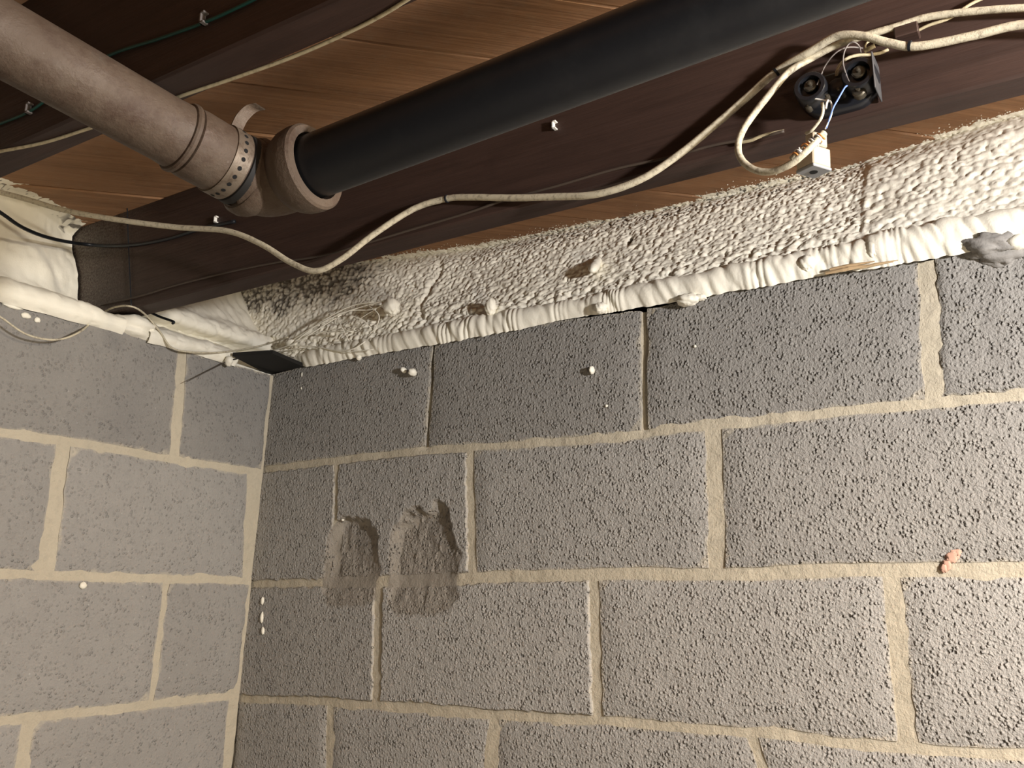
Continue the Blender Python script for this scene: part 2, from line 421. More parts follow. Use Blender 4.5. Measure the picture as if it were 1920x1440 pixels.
def build_block(side, wall, zt, zb, jl, jr, seed, gap=(.005, .005, .0045, .0045), proud=0.0, tone=1.0):
    sm = .5*(side_s(jl, zb(np.array([0.])))[0]+side_s(jr, zb(np.array([0.])))[0])
    hit = False
    if side == 'R':
        zmid = float(zb(np.array([sm]))[0])
        hit = (side_s(jr, zmid) > CR1[0]-CR1[1]-.02) and (side_s(jl, zmid) < CR2[0]+CR2[1]+.02) and (zb(np.array([sm]))[0] < CR1[2] and zt(np.array([sm]))[0] > CR1[3]-.02)
    nu, nv = (150, 84) if hit else ((70, 40) if (side == 'R' and seed == 4) else (22, 12))
    gt, gb, gl, gr = gap
    u, v = np.linspace(0, 1, nu), np.linspace(0, 1, nv)
    U, Vv = np.meshgrid(u, v, indexing='ij')
    zbm, ztm = float(zb(np.array([sm]))[0]), float(zt(np.array([sm]))[0])
    zz = zbm+(ztm-zbm)*Vv
    rng = np.random.default_rng(seed)
    sl = side_s(jl, zz)+gl; sr = side_s(jr, zz)-gr
    s = sl+(sr-sl)*U
    z0, z1 = zb(s)+gb, zt(s)-gt
    z = z0+(z1-z0)*Vv
    # ragged edges
    wl = lambda q, k: (fbm(q*90+seed*7.3, q*0+k*11.1, seed, 3)-.5)
    fade = lambda t: np.clip(1-t*5, 0, 1)
    s = s+.0062*wl(z, 1)*fade(U)+.0062*wl(z, 2)*fade(1-U)
    z = z+.0062*wl(s, 3)*fade(Vv)+.0062*wl(s, 4)*fade(1-Vv)
    ln, ht = float((sr-sl).mean()), float((z1-z0).mean())
    de = np.minimum(np.minimum(U, 1-U)*ln, np.minimum(Vv, 1-Vv)*ht)
    tx, tz = (rng.random(2)-.5)*.0016
    d = -proud+(rng.random()-.5)*.0014+tx*(U-.5)+tz*(Vv-.5)+(fbm(s*14, z*14, seed, 3)-.5)*.0016
    ring = (de < 1e-6)
    d = d+np.where(ring, .0028, 0)+np.where(ring, rng.random(d.shape)*.0012, 0)
    chip = np.zeros_like(d)
    if hit:
        cr = crater(s, z); d = d+cr; chip = sstep(.0003, .0018, cr)
        d = d+(domes(s*160, z*160, seed)-.35)*.0006
    edge = np.clip(1-de/.014, 0, 1)
    if side == 'R' and seed == 4: edge = np.maximum(edge, .25+.75*fbm(s*22, z*22, 12, 4)); d = d+(fbm(s*40, z*40, 14, 4)-.5)*.004
    P = wall_map(side, s, z, d).reshape(-1, 3)
    F = grid_faces(nu, nv, flip=(side == 'L'))
    if side == 'R': pass
    # skirt back into the wall
    loop = [i*nv for i in range(nu)]+[(nu-1)*nv+j for j in range(1, nv)]+[i*nv+nv-1 for i in range(nu-2, -1, -1)]+[j for j in range(nv-2, 0, -1)]
    loop = np.array(loop); sk = wall_map(side, s.ravel()[loop], z.ravel()[loop], np.full(len(loop), .03))
    n0 = len(P); m = len(loop); k = np.arange(m); k2 = (k+1) % m
    F2 = np.stack([loop[k], n0+k, n0+k2, loop[k2]], 1)
    if side == 'L': F2 = F2[:, ::-1]
    P = np.vstack([P, sk]); F = np.vstack([F, F2])
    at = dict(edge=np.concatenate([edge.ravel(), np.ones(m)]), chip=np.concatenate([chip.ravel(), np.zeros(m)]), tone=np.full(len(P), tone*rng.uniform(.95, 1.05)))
    c = P[:n0].mean(0)
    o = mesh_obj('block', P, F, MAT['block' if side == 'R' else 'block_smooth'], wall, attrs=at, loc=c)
    sharpen(o, 50); return o

JW = dict(R=[[.008, .012, .022, .012], [.010, .016, .024], [.017, .018, .022], [.014, .017, .014]],
          L=[[.020], [.014, .024], [.012], [.020, .020]])
def build_wall(side, name, smax, rows, joints, corner, zsub):
    # mortar body: a thick slab, its face finely gridded where it shows
    s = np.concatenate([[corner], np.arange(corner+.01, smax, .008)]); z = np.arange(zsub, ZT-.004, .008); z = np.append(z, ZT-.004)
    Sg, Zg = np.meshgrid(s, z, indexing='ij')
    d = .0042+(fbm(Sg*28, Zg*28, 3, 3)-.5)*.0040
    chip = np.zeros_like(d)
    if side == 'R':
        for j in joints[0][:2]:       # two joints of the top course are raked out deeper
            q = side_s(j, Zg); d = d+.007*np.exp(-((Sg-q)/.009)**4)*sstep(rows[1](Sg)-.001, rows[1](Sg)+.012, Zg)
        cr = crater(Sg, Zg); chip = sstep(.0003, .0018, cr); d = d*(1-.75*chip)+cr*1.02
    P = wall_map(side, Sg, Zg, d).reshape(-1, 3); F = grid_faces(len(s), len(z), flip=(side == 'L'))
    n0 = len(P)
    c8 = []
    for dd in (.035, .195):
        for (a, b) in ((corner, 0.0), (smax+.0, 0.0), (smax, ZT-.004), (corner, ZT-.004)):
            c8.append(wall_map(side, np.array(a), np.array(b), np.array(dd)))
    q = np.array([[4, 5, 6, 7], [0, 4, 7, 3], [1, 2, 6, 5], [3, 7, 6, 2], [0, 1, 5, 4], [0, 3, 2, 1]])+n0
    P = np.vstack([P, np.array(c8)]); F = np.vstack([F, q])
    w = mesh_obj(name, P, F, MAT['mortar'], attrs=dict(chip=np.concatenate([chip.ravel(), np.zeros(8)])))
    tag(w, 'mortar bed of the grey concrete block wall on the %s' % ('right' if side == 'R' else 'left'), kind='structure')
    for r in range(len(joints)):
        js = [((corner, 2.0), (corner, 1.0))]+joints[r]
        if side == 'L' and r in (1, 3): js = joints[r]
        wid = JW[side][r] if r < 4 else []
        gk = lambda k: (wid[k] if 0 <= k < len(wid) else .011)/2
        for k in range(len(js)-1):
            seed = 100*r+k+(1000 if side == 'L' else 1)
            o_ = 0 if js[0] is joints[r][0] else -1
            gap = [.0066, .0066, gk(k+o_), gk(k+1+o_)]
            if r == 0: gap[0] = -.003
            if side == 'R' and r == 1 and k > 0: gap[1] = .0088
            if side == 'R' and r == 2 and k > 0: gap[0] = .0092
            if k == 0 and not (side == 'L' and r in (1, 3)): gap[2] = .004 if side == 'R' else .008
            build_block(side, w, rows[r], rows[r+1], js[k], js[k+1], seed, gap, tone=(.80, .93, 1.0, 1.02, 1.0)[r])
    return w
wall_right = build_wall('R', 'wall_right', 2.05, R_rows, R_joints, -.03, 1.1)
wall_left = build_wall('L', 'wall_left', 1.35, L_rows, L_joints, .0, 1.1)

# floor
V, Fs = box_data((-.25, -3.2, -.1), (3.0, .2, 0), .002)
floor = tag(mesh_obj('floor', V, Fs, MAT['floor'], smooth=False), 'bare concrete basement floor', kind='structure')

# ------------------------------------------------------------------ ceiling of diagonal planks
V, Fs = box_data((-.26, -3.2, ZC+.024), (3.0, .26, ZC+.05), .001)
ceiling = tag(mesh_obj('ceiling', V, Fs, MAT['plank'], smooth=False), 'underside of the wooden subfloor above the planks', kind='structure')
def plank(s0, s1, y0, y1, dz):
    g = .0016; bev = .003
    def par(a, b, z): return [(a+y0, y0, z), (b+y0, y0, z), (b+y1, y1, z), (a+y1, y1, z)]
    V = par(s0+g+bev, s1-g-bev, ZC+dz)+par(s0+g, s1-g, ZC+dz+bev)+par(s0+g, s1-g, ZC+.0235)
    Fs = [(3, 2, 1, 0), (8, 9, 10, 11)]
    for a in (0, 4):
        for k in range(4): Fs.append((a+k, a+(k+1) % 4, a+4+(k+1) % 4, a+4+k))
    V = np.array(V)
    return mesh_obj('plank', V, Fs, MAT['plank'], ceiling, smooth=False, loc=V.mean(0))
for (y0, y1, first) in ((Y1N+.02, .25, .909), (Y2N+.019, Y1N+.0195, .972), (-1.7, Y2N+.0185, .972)):
    sp = .1855; k0 = math.floor((-.28-y1-first)/sp)
    s = first+k0*sp
    while s+y0 < 2.3:
        if s+sp+y1 > -.25: plank(s, s+sp, y0, y1, random.uniform(-.0018, .0012))
        s += sp

# ------------------------------------------------------------------ joists and rim boards
def joist(name, yn, yf, label, x0=-.22, x1=2.5):
    nx = 90; x = np.linspace(x0, x1, nx); b = .0025
    prof = [(yn, ZC-.001), (yn, ZJ+b), (yn+b, ZJ), (yf-b, ZJ), (yf, ZJ+b), (yf, ZC-.001)]
    V = []
    for i, X in enumerate(x):
        w = (vnoise(np.array(X*7.), np.array(3.*yn), 4)-.5)*.002
        for (y, z) in prof: V.append((X, y+w, z+(w if z < ZC-.01 else 0)))
    m = len(prof); Fs = [(i*m+k, (i+1)*m+k, (i+1)*m+(k+1) % m, i*m+(k+1) % m) for i in range(nx-1) for k in range(m)]
    Fs += [tuple(range(m)), tuple(range((nx-1)*m+m-1, (nx-1)*m-1, -1))]
    c = ((x0+x1)/2, (yn+yf)/2, ZJ)
    o = mesh_obj(name, V, Fs, MAT['joist'], loc=c); sharpen(o, 30); return tag(o, label, 'joist', 'wooden floor joists')
joist('floor_joist', Y1N, Y1F, 'dark brown floor joist with the cables and terminal block fixed along it')
joist('floor_joist', Y2N, Y2F, 'dark floor joist crossing above the rusty pipe, green wire on its shaded face')
parts = [box_data((-.2, .215, ZT), (2.05, .25, ZC-.002)), box_data((-.2, -1.35, ZT), (-.172, .15, ZC-.002))]
V, Fs = merge(parts)
tag(mesh_obj('trim_1', V, Fs, MAT['joist'], smooth=False), 'rim boards on top of the block walls behind the foam', kind='structure')

# ------------------------------------------------------------------ spray foam
EX = np.array([-.2, .0, .08, .417, .737, 1.09, 1.2, 1.31, 2.1]); EY = np.array([.01, .02, .039, .119, .139, .148, .125, .108, .09])
def foam_right():
    root = empty('spray_foam', (.7, 0, ZT))
    tag(root, 'cream spray foam coating the rim along the top of the right wall', 'foam insulation')
    du = .0021; x = np.arange(-.16, 1.62, du); nu = len(x)
    nv = 168; v = np.linspace(0, 1, nv)
    X, Vv = np.meshgrid(x, v, indexing='ij')
    e = np.interp(X, EX, EY)
    # profile control points in (Y, Z), running up from the bead to the planks and out along them
    ky = np.stack([e*0+.006, e*0+.014, e*.22+.014, e*.66+.014, e*.93+.004, e+.004, e-.030], 0)
    kz = np.stack([e*0+ZT+.022, e*0+ZT+.036, e*0+ZT+.085, e*0+ZC-.045, e*0+ZC-.012, e*0+ZC-.002, e*0+ZC+.001], 0)
    kt = np.array([0, .09, .33, .66, .80, .87, 1.0])
    Y = np.zeros_like(X); Z = np.zeros_like(X)
    for i in range(6):
        m = (Vv >= kt[i]) & (Vv <= kt[i+1]); t = (Vv-kt[i])/(kt[i+1]-kt[i])
        Y = np.where(m, ky[i]+(ky[i+1]-ky[i])*t, Y); Z = np.where(m, kz[i]+(kz[i+1]-kz[i])*t, Z)
    dy, dz = np.gradient(Y, axis=1), np.gradient(Z, axis=1); L = np.sqrt(dy*dy+dz*dz)+1e-9
    ny, nz = -dz/L, dy/L                                   # out of the wall and down from the planks
    arc = np.cumsum(L, axis=1)                             # metres along the profile
    right = sstep(1.105, 1.125, X+.006*vnoise(arc*40, arc*0, 2))
    wx = X+(fbm(X*45, arc*45, 31, 3)-.5)*.006; wv = arc+(fbm(X*45, arc*45, 57, 3)-.5)*.006
    coarse = domes(wx*72, wv*72, 3, .85); med = domes(wx*128, wv*118, 7, .85); fine = domes(wx*205, wv*190, 11, .85)
    big = domes(wx*85+wv*40, wv*72-wx*30, 19, .9)
    low = sstep(.45, .08, Vv)                              # lumps grow towards the bead
    hl = (.0045+.004*low)*coarse*(.35+.65*low)+.0045*med+.0028*fine*(.5+.5*(1-low))
    hr = .0048*big+.0022*med+.0015+.004*fbm(X*20, arc*20, 90, 3)
    h = hl*(1-right)+hr*right+.006*(fbm(X*9, arc*9, 77, 3)-.5)
    h -= .0022*np.exp(-((X-1.114-.004*(vnoise(arc*60, arc*0, 8)-.5))/.0030)**2)*sstep(.1, .2, Vv)*sstep(.92, .8, Vv)
    h -= .005*np.exp(-((X-.352-.02*(vnoise(arc*25, arc*0, 18)-.5))/.006)**2)*sstep(.1, .2, Vv)*sstep(.8, .7, Vv)
    # thinning towards and along the planks: only the lumps still stand clear
    ed = .02*(fbm(X*22, X*0, 43, 3)-.5)*2
    thin = sstep(.66, .90, Vv+ed)
    drop = np.maximum(fine, .9*med)
    h = h*(1-thin)+thin*(.0062*drop-.0022-.0045*sstep(.84, 1.0, Vv+ed))
    h = np.where(Vv > .985, -.006, h)
    gran = sstep(.50, .80, Vv)*(1-right); h = h-gran*(1-sstep(.25, .55, np.maximum(med, fine)))*.004
    # nearly bare, dusty board in the corner end
    bare = (1-sstep(.14, .34, X+.10*(fbm(X*14, arc*14, 5, 3)-.5)))*sstep(.36, .62, Vv+.3*(fbm(X*25, arc*25, 6, 3)-.5))
    bare = bare*.9-.55*np.clip(med*1.2, 0, 1)*bare+bare*.25*(1-fine)
    gap_shade = gran*(1-sstep(.34, .62, fine))*1.1*sstep(.30, .62, X)*sstep(.5, .68, Vv+.2*(fbm(X*18, arc*18, 66, 3)-.5))  # shade between the foam grains, painted as dark colour
    bare = np.maximum(bare, gap_shade); h = h*(1-.45*np.clip(bare, 0, 1))
    hole = np.exp(-(((X-.742)/.0045)**2+((Vv-.56)/.035)**2)); bare = np.maximum(bare, hole*1.2); h -= .012*hole
    P = np.stack([X, Y+ny*h, Z+nz*h], -1)
    mesh_obj('foam_face', P.reshape(-1, 3), grid_faces(nu, nv, flip=False), MAT['foam'], root, attrs=dict(bare=bare))
    # ribbed bead over the edge of the wall plate
    du = .0016; x = np.arange(.02, 1.62, du); nv = 30; a = np.linspace(-.35, 1.0, nv)
    X, A = np.meshgrid(x, a, indexing='ij')
    ph = X*95+2.2*(vnoise(X*22, X*0, 61)-.5)*6+A*.9
    rib = .5*np.abs(np.sin(ph*1.3))*vnoise(X*30, A*1.2, 63)+.75*vnoise(X*115+A*3, A*1.1, 62)
    lumps = domes(X*60+A, A*1.3, 71, .8)
    r = .0135+.0058*rib+.006*fbm(X*6, X*0, 65, 2)+.003*lumps*sstep(.75, 1.0, X)+.005*sstep(1.10, 1.14, X)
    r = r*(.55+.45*sstep(.02, .14, X))
    wob = .006*(fbm(X*7, X*0, 68, 3)-.5)
    zc = ZT+.018+wob*.5
    ang = A*math.pi*.62
    P = np.stack([X, .010-r*np.cos(ang)*1.0, zc+r*1.15*np.sin(ang)*np.where(A < 0, 1.3, 1.0)], -1)
    mesh_obj('foam_bead', P.reshape(-1, 3), grid_faces(len(x), nv, flip=False), MAT['foam'], root, attrs=dict(bare=np.zeros(X.size)))
    # separate lumps
    lump = lambda px, py, y, r, k, amp=.24: mesh_obj('foam_lump', *blob_data(at_y(px, py, y), r, k, amp, 3.6, 34, 22), MAT['foam'], root)
    lump(735, 575, -.004, (.016, .014, .017), 1, .3); lump(1290, 562, -.012, (.017, .011, .009), 2); lump(1313, 558, -.008, (.010, .007, .005), 9)
    lump(1127, 578, -.012, (.010, .010, .009), 3); lump(1515, 494, -.008, (.011, .010, .012), 4); lump(1445, 508, -.002, (.012, .010, .012), 5)
    lump(1640, 470, -.006, (.010, .012, .016), 6); 
    lump(920, 575, -.002, (.010, .009, .015), 14)
    # foam-coated peg standing out of the rim
    b = at_y(1122, 488, .055); t = at_y(1110, 508, .006)
    tube('foam_peg', smooth_path([b, .5*(b+t), t]), [.0062]*4+[.0078]*6+[.0085]*3+[.0078, .0066, .0052, .003], MAT['foam'], root, 12, wob=.25)
    # strings of foam pulled across the rim near the corner
    strands = [[(545, 640), (590, 612), (640, 588), (690, 572), (735, 560)], [(548, 645), (600, 605), (655, 575), (700, 566)], [(630, 590), (660, 582), (700, 580), (725, 566)],
               [(540, 645), (580, 628), (625, 622), (660, 622)], [(545, 648), (590, 650), (625, 656), (660, 655), (685, 640)], [(480, 665), (520, 655), (560, 640), (600, 615), (640, 590)],
               [(632, 592), (640, 612), (655, 640)], [(690, 572), (710, 590), (706, 612), (690, 630)], [(655, 590), (680, 600), (695, 615)], [(520, 660), (570, 652), (610, 656), (650, 660), (700, 655)],
               [(590, 628), (612, 620), (640, 618), (668, 620)], [(672, 600), (690, 588), (705, 580)]]
    for i, s in enumerate(strands):
        P = [at_y(x, y, -.012-.006*math.sin(k*1.3+i)) for k, (x, y) in enumerate(s)]
        tube('foam_strand', smooth_path(P, 5), .0012 if i < 6 else .0008, MAT['foam'], root, 6, wob=.5)
    mesh_obj('foam_lump', *blob_data(at_y(546, 643, -.01), (.014, .010, .007), 21, .35), MAT['foam'], root)
    # fine droplets thrown onto the planks
    parts = []
    for i in range(3200):
        X = random.uniform(.03, 1.4); e = np.interp(X, EX, EY)+.006-abs(random.gauss(0, .013))+.006*math.sin(X*23)*math.sin(X*61); r = random.uniform(.0005, .0021)*(1 if random.random() < .5 else .6)
        o = np.array([X, e, ZC-.0004]); parts.append((o+r*np.array([(1, 0, 0), (-1, 0, 0), (0, 1, 0), (0, -1, 0), (0, 0, -.8), (0, 0, .8)]),
                      [(0, 2, 4), (2, 1, 4), (1, 3, 4), (3, 0, 4), (2, 0, 5), (1, 2, 5), (3, 1, 5), (0, 3, 5)]))
    V, Fs = merge(parts); o = mesh_obj('foam_droplets', V, Fs, MAT['foam'], root); o['kind'] = 'stuff'
    return root
foam_right()

def foam_left(name, label, y0, y1, ridge):
    root = empty(name, (0, (y0+y1)/2, ZT)); tag(root, label, 'foam insulation')
    s = np.arange(y0, y1, .003); nv = 100; v = np.linspace(0, 1, nv)
    Y, Vv = np.meshgrid(s, v, indexing='ij')
    xw = lx(ZT)
    nearj = sstep(.10, .0, y1-Y) if not ridge else Y*0
    xe = -.108-.045*nearj
    if ridge:      # two rolls one above the other, then the face
        pts = [(xw-.002, ZT-.006), (xw+.006, ZT+.006), (xw-.004, ZT+.020), (xw-.045, ZT+.034), (xw-.060, ZT+.050), (xw-.030, ZT+.056), (xw-.034, ZT+.074), (xw-.075, ZT+.10)]
    else:
        pts = [(xw-.002, ZT-.006), (xw+.007, ZT+.006), (xw-.002, ZT+.022), (xw-.035, ZT+.034), (xw-.075, ZT+.042), (xw-.10, ZT+.055), (xw-.115, ZT+.08), (xw-.120, ZT+.12)]
    kx = np.stack([xe*0+p[0]-(nearj*.03 if i > 2 else 0) for i, p in enumerate(pts)]+[xe-.016, xe-.006, xe+.05], 0)
    kz = np.stack([xe*0+p[1] for p in pts]+[xe*0+ZC-.03, xe*0+ZC-.004, xe*0+ZC+.001], 0)
    if ridge:
        kx[:4] -= (.034*sstep(-.105, -.08, Y))[None, :, :kx.shape[2]]
    n = kx.shape[0]; t = np.linspace(0, n-1, nv); i0 = np.clip(np.floor(t).astype(int), 0, n-2); f = (t-i0)[None, :]
    def pick(k):
        g = lambda o: k[np.clip(i0+o, 0, n-1)][:, :, 0].T if k.shape[2] == 1 else np.take_along_axis(k, np.broadcast_to(np.clip(i0+o, 0, n-1), k.shape[1:])[None], 0)[0]
        p0, p1, p2, p3 = g(-1), g(0), g(1), g(2)
        return .5*(2*p1+(p2-p0)*f+(2*p0-5*p1+4*p2-p3)*f*f+(3*p1-p0-3*p2+p3)*f**3)
    X, Z = pick(kx), pick(kz)
    dx, dz = np.gradient(X, axis=1), np.gradient(Z, axis=1); L = np.sqrt(dx*dx+dz*dz)+1e-9
    nx, nz = dz/L, -dx/L; arc = np.cumsum(L, axis=1)
    h = .013*(fbm(Y*14, arc*14, 3, 3)-.5)+.0045*domes(Y*42, arc*42, 5, .9)+(.0026 if ridge else .0014)*domes(Y*110, arc*110, 9, .9)
    if ridge:
        rib = np.abs(np.sin(Y*120+4*vnoise(Y*20, arc*20, 2))); h = h+.003*rib*sstep(.5, .7, Vv)*sstep(-.20, -.05, Y)
    thin = sstep(.90, 1.0, Vv); gran = domes(Y*180, arc*180, 4, .8)
    h = h*(1-thin*.5)+thin*(gran*.006-.009); h = np.where(Vv > .985, -.006, h)
    bare = (1-sstep(.2, .5, gran))*sstep(.84, .96, Vv)*.8
    if not ridge: bare = np.maximum(bare, nearj*sstep(.4, .6, fbm(Y*60, arc*60, 8, 3))*sstep(.75, .9, Vv))
    P = np.stack([X+nx*h, Y, Z+nz*h], -1)
    mesh_obj('foam_face', P.reshape(-1, 3), grid_faces(len(s), nv, flip=False), MAT['foam'], root, attrs=dict(bare=bare))
    return root
fl1 = foam_left('spray_foam', 'smooth cream spray foam above the left wall, between the two joists', -1.2, Y1N-.001, False)
fl2 = foam_left('spray_foam', 'rolled cream foam above the left wall, behind the first joist in the corner', Y1F+.001, .10, True)

# ------------------------------------------------------------------ waste pipes under the joists
def disc_data(c, n, r, k=10):
    n = np.asarray(n, float)/np.linalg.norm(n); a = np.cross(n, (0, 0, 1.0) if abs(n[2]) < .9 else (1.0, 0, 0)); a /= np.linalg.norm(a); b = np.cross(n, a)
    t = np.linspace(0, 2*math.pi, k, endpoint=False)
    V = np.asarray(c)+r*(np.cos(t)[:, None]*a+np.sin(t)[:, None]*b); return V, [tuple(range(k))]
PA = np.array([.664, -.858, 2.078]); PB = np.array([.690, -.664, 2.053]); PD = (PB-PA)/np.linalg.norm(PB-PA)
LEN = np.linalg.norm(PB-PA)
BA = np.array([.7485, -.6552, 2.0545]); BD = np.array([.993, .073, .095]); BD /= np.linalg.norm(BD)
iron = empty('cast_iron_pipe', PA); tag(iron, 'rusty brown cast iron waste pipe running in from the upper left', 'pipe')
t1 = .555*LEN
lathe('pipe_body', PA, PD, [(-.62, .0302), (-.3, .0302), (t1-.012, .0300), (t1-.006, .0306), (t1-.001, .0306), (t1+.001, .028)], MAT['iron'], iron, 48)
lathe('rim_bead', PA, PD, [(t1-.001, .029), (t1, .0325), (t1+.002, .0338), (t1+.005, .0334), (t1+.0065, .031)], MAT['iron'], iron, 48)
cp = empty('pipe_coupling', PA+PD*(t1+.02)); tag(cp, 'short tan pipe coupling between the rusty pipe and the elbow', 'pipe coupling')
lathe('sleeve', PA, PD, [(t1+.0066, .030), (t1+.008, .0322), (t1+.014, .0330), (t1+.040, .0328), (t1+.064, .0326)], MAT['iron'], cp, 48)
lathe('gasket', PA, PD, [(t1+.058, .0300), (t1+.060, .0345), (t1+.066, .0352), (t1+.070, .0330), (t1+.072, .029)], MAT['rubber_shade'], cp, 48)
# perforated hanger strap round the coupling, its tail nailed up under the planks
st = empty('hanger_strap', PA+PD*(t1+.05)); tag(st, 'perforated metal hanger strap wrapped round the tan pipe coupling', 'pipe strap')
sa, sb = t1+.0405, t1+.0575
lathe('strap_band', PA, PD, [(sa, .0328), (sa+.0002, .0343), (sb-.0002, .0343), (sb, .0328)], MAT['strap'], st, 56)
N0 = np.cross(PD, (0, 0, 1.0)); N0 /= np.linalg.norm(N0); B0 = np.cross(PD, N0)
hd = [disc_data(PA+PD*((sa+sb)/2)+.0345*(math.cos(a)*N0+math.sin(a)*B0), math.cos(a)*N0+math.sin(a)*B0, .0022, 10) for a in np.linspace(0, 2*math.pi, 24, endpoint=False)]
for v, f in hd: mesh_obj('strap_hole', v, f, MAT['hole'], st, smooth=False)
tw = [PA+PD*((sa+sb)/2)+.034*B0*-1+.010*N0 if (B0*-1)[2] > 0 else PA+PD*((sa+sb)/2)+.034*B0+.010*N0]
p0 = PA+PD*((sa+sb)/2)+np.array([.012, 0, .031]); p1 = p0+np.array([.003, .003, .012]); p2 = p0+np.array([.009, .008, .022])
pth = smooth_path([p0, p1, p2, p2+np.array([.008, .004, .002])], 6); Vt = []
for p in pth: Vt += [p+PD*-.006, p+PD*.006, p+PD*.006+np.array([.0012, 0, 0]), p+PD*-.006+np.array([.0012, 0, 0])]
Ft = [(i*4+k, i*4+(k+1) % 4, i*4+4+(k+1) % 4, i*4+4+k) for i in range(len(pth)-1) for k in range(4)]+[(3, 2, 1, 0), tuple(range(len(pth)*4-4, len(pth)*4))]
mesh_obj('strap_tail', Vt, Ft, MAT['iron'], st, smooth=False)
# elbow
el = empty('pipe_elbow', PB); tag(el, 'rusty elbow fitting with a wide bell joining the black pipe', 'pipe fitting')
e0 = PA+PD*(t1+.0705); cor = PB+PD*.004
pe = smooth_path([e0, e0+PD*.012, PA+PD*(LEN*.93), .5*(PA+PD*LEN*.99+BA-BD*.038), BA-BD*.030, BA-BD*.018, BA-BD*.008], 7)
k = np.linspace(0, 1, len(pe)); re = .0335+.0022*np.exp(-((k-.40)/.2)**2)
tube('elbow_body', pe, re, MAT['iron'], el, 40)
lathe('collar', PA, PD, [(t1+.0695, .031), (t1+.071, .0368), (t1+.075, .0395), (t1+.083, .0398), (t1+.089, .0375), (t1+.096, .033)], MAT['iron'], el, 48)
lathe('bell', BA, BD, [(-.026, .033), (-.020, .0375), (-.012, .0408), (-.002, .0420), (.006, .0415), (.0085, .0395), (.009, .0325), (-.004, .0318)], MAT['iron'], el, 56)
bp = lathe('black_drain_pipe', BA, BD, [(-.004, .0295), (0, .0300), (.3, .0302), (.6, .0302), (.85, .0302), (1.0, .0302)], MAT['abs'], None, 56, loc=BA)
tag(bp, 'black plastic drain pipe hanging below the planks, sloping up to the right', 'pipe')

# ------------------------------------------------------------------ cables
def cable(name, pts, r, mat, label, cat='cable', n=10, wob=.06, seg=9):
    P = np.array([at_y(p[0], p[1], p[2]) for p in pts])
    P = smooth_path(P, seg); o = tube(name, P, r, MAT[mat], None, n, loc=P[len(P)//2], wob=wob)
    return tag(o, label, cat)
J = Y1N
cable('white_cable', [(2060, 44, J-.018), (1920, 46, J-.018), (1820, 68, J-.018), (1720, 87, J-.020), (1665, 80, J-.022), (1620, 68, J-.024), (1570, 68, J-.022), (1520, 96, J-.016), (1455, 135, J-.009),
                      (1400, 183, J-.010), (1340, 235, J-.012), (1270, 292, J-.014), (1200, 337, J-.016), (1120, 364, J-.016), (1040, 369, J-.013), (960, 371, J-.011), (880, 370, J-.009), (836, 373, J-.008),
                      (775, 392, J-.012), (700, 440, J-.022), (640, 486, J-.03), (592, 508, J-.036), (545, 492, J-.042), (490, 458, J-.05), (425, 433, J-.058), (330, 426, J-.07), (220, 412, J-.10), (120, 394, J-.14),
                      (40, 371, J-.18), (-80, 340, J-.24)], .0042, 'cream', 'long cream cable draped along the first joist and dipping under it', n=12)
cable('white_cable', [(2060, 12, J-.012), (1920, 15, J-.012), (1820, 22, J-.012), (1740, 32, J-.012), (1680, 50, J-.012), (1625, 66, J-.012), (1570, 84, J-.010), (1520, 110, J-.008), (1480, 134, J-.018), (1450, 168, J-.022),
                      (1418, 208, J-.026), (1394, 243, J-.032), (1384, 275, J-.038), (1391, 300, J-.044), (1414, 318, J-.050), (1445, 322, J-.054), (1480, 309, J-.060), (1505, 290, J-.062), (1528, 268, J-.060), (1545, 250, J-.054)],
      .0036, 'cream', 'cream cable hanging in a loop below the black terminal block', n=12)
cable('thin_cable', [(1470, 246, J-.004), (1420, 258, J-.004), (1340, 272, J-.004), (1250, 296, J-.004), (1150, 318, J-.004), (1040, 350, J-.004), (950, 374, J-.004), (880, 398, J-.004), (780, 428, J-.004), (690, 455, J-.005),
                     (600, 480, J-.005), (520, 492, J-.004), (430, 510, J-.004), (330, 535, J-.003), (260, 556, J-.003), (190, 572, J-.003)], .0017, 'brown', 'thin brown wire running low along the face of the first joist', n=8)
cable('black_cable', [(-60, 360, J-.27), (0, 398, J-.215), (45, 428, J-.165), (100, 448, J-.10), (170, 459, J-.012), (240, 460, J-.004), (310, 449, J-.004), (380, 428, J-.004), (440, 415, J-.004)], .0030, 'black', 'black cable curving off the left foam onto the joist end')
cable('thin_cable', [(172, 244, Y1N-.14), (200, 270, Y1N-.10), (226, 315, Y1N-.05), (237, 370, Y1N-.012), (240, 440, Y1N-.004), (243, 510, Y1N-.003), (246, 575, Y1N-.003)], .0011, 'black', 'hair thin black line down the joist end', n=6)  # thin black line down the joist end, drawn as a tube
P = smooth_path([at_z(x, y, ZJ-.0022) for x, y in ((-40, 292), (0, 284), (80, 268), (160, 243), (250, 212), (345, 178), (440, 146), (550, 106), (650, 62), (720, 26), (790, -18))], 9)
tag(tube('thin_cable', P, .0018, MAT['thin'], None, 8, loc=P[40], wob=.06), 'thin cream wire running under the second joist edge', 'cable')
cable('green_wire', [(520, -25, Y2N-.003), (470, 2, Y2N-.003), (388, 40, Y2N-.003), (300, 72, Y2N-.003), (200, 106, Y2N-.003), (120, 160, Y2N-.003), (60, 206, Y2N-.003), (0, 232, Y2N-.003), (-50, 250, Y2N-.003)], .0016, 'green',
      'thin dark green wire stapled along the shaded second joist', 'wire', 8)
cable('thin_cable', [(2000, -60, J-.006), (1840, -2, J-.006), (1782, 33, J-.006), (1740, 48, J-.006), (1712, 62, J-.004)], .0016, 'thin', 'thin cream wire coming down to the small wooden block', n=8)
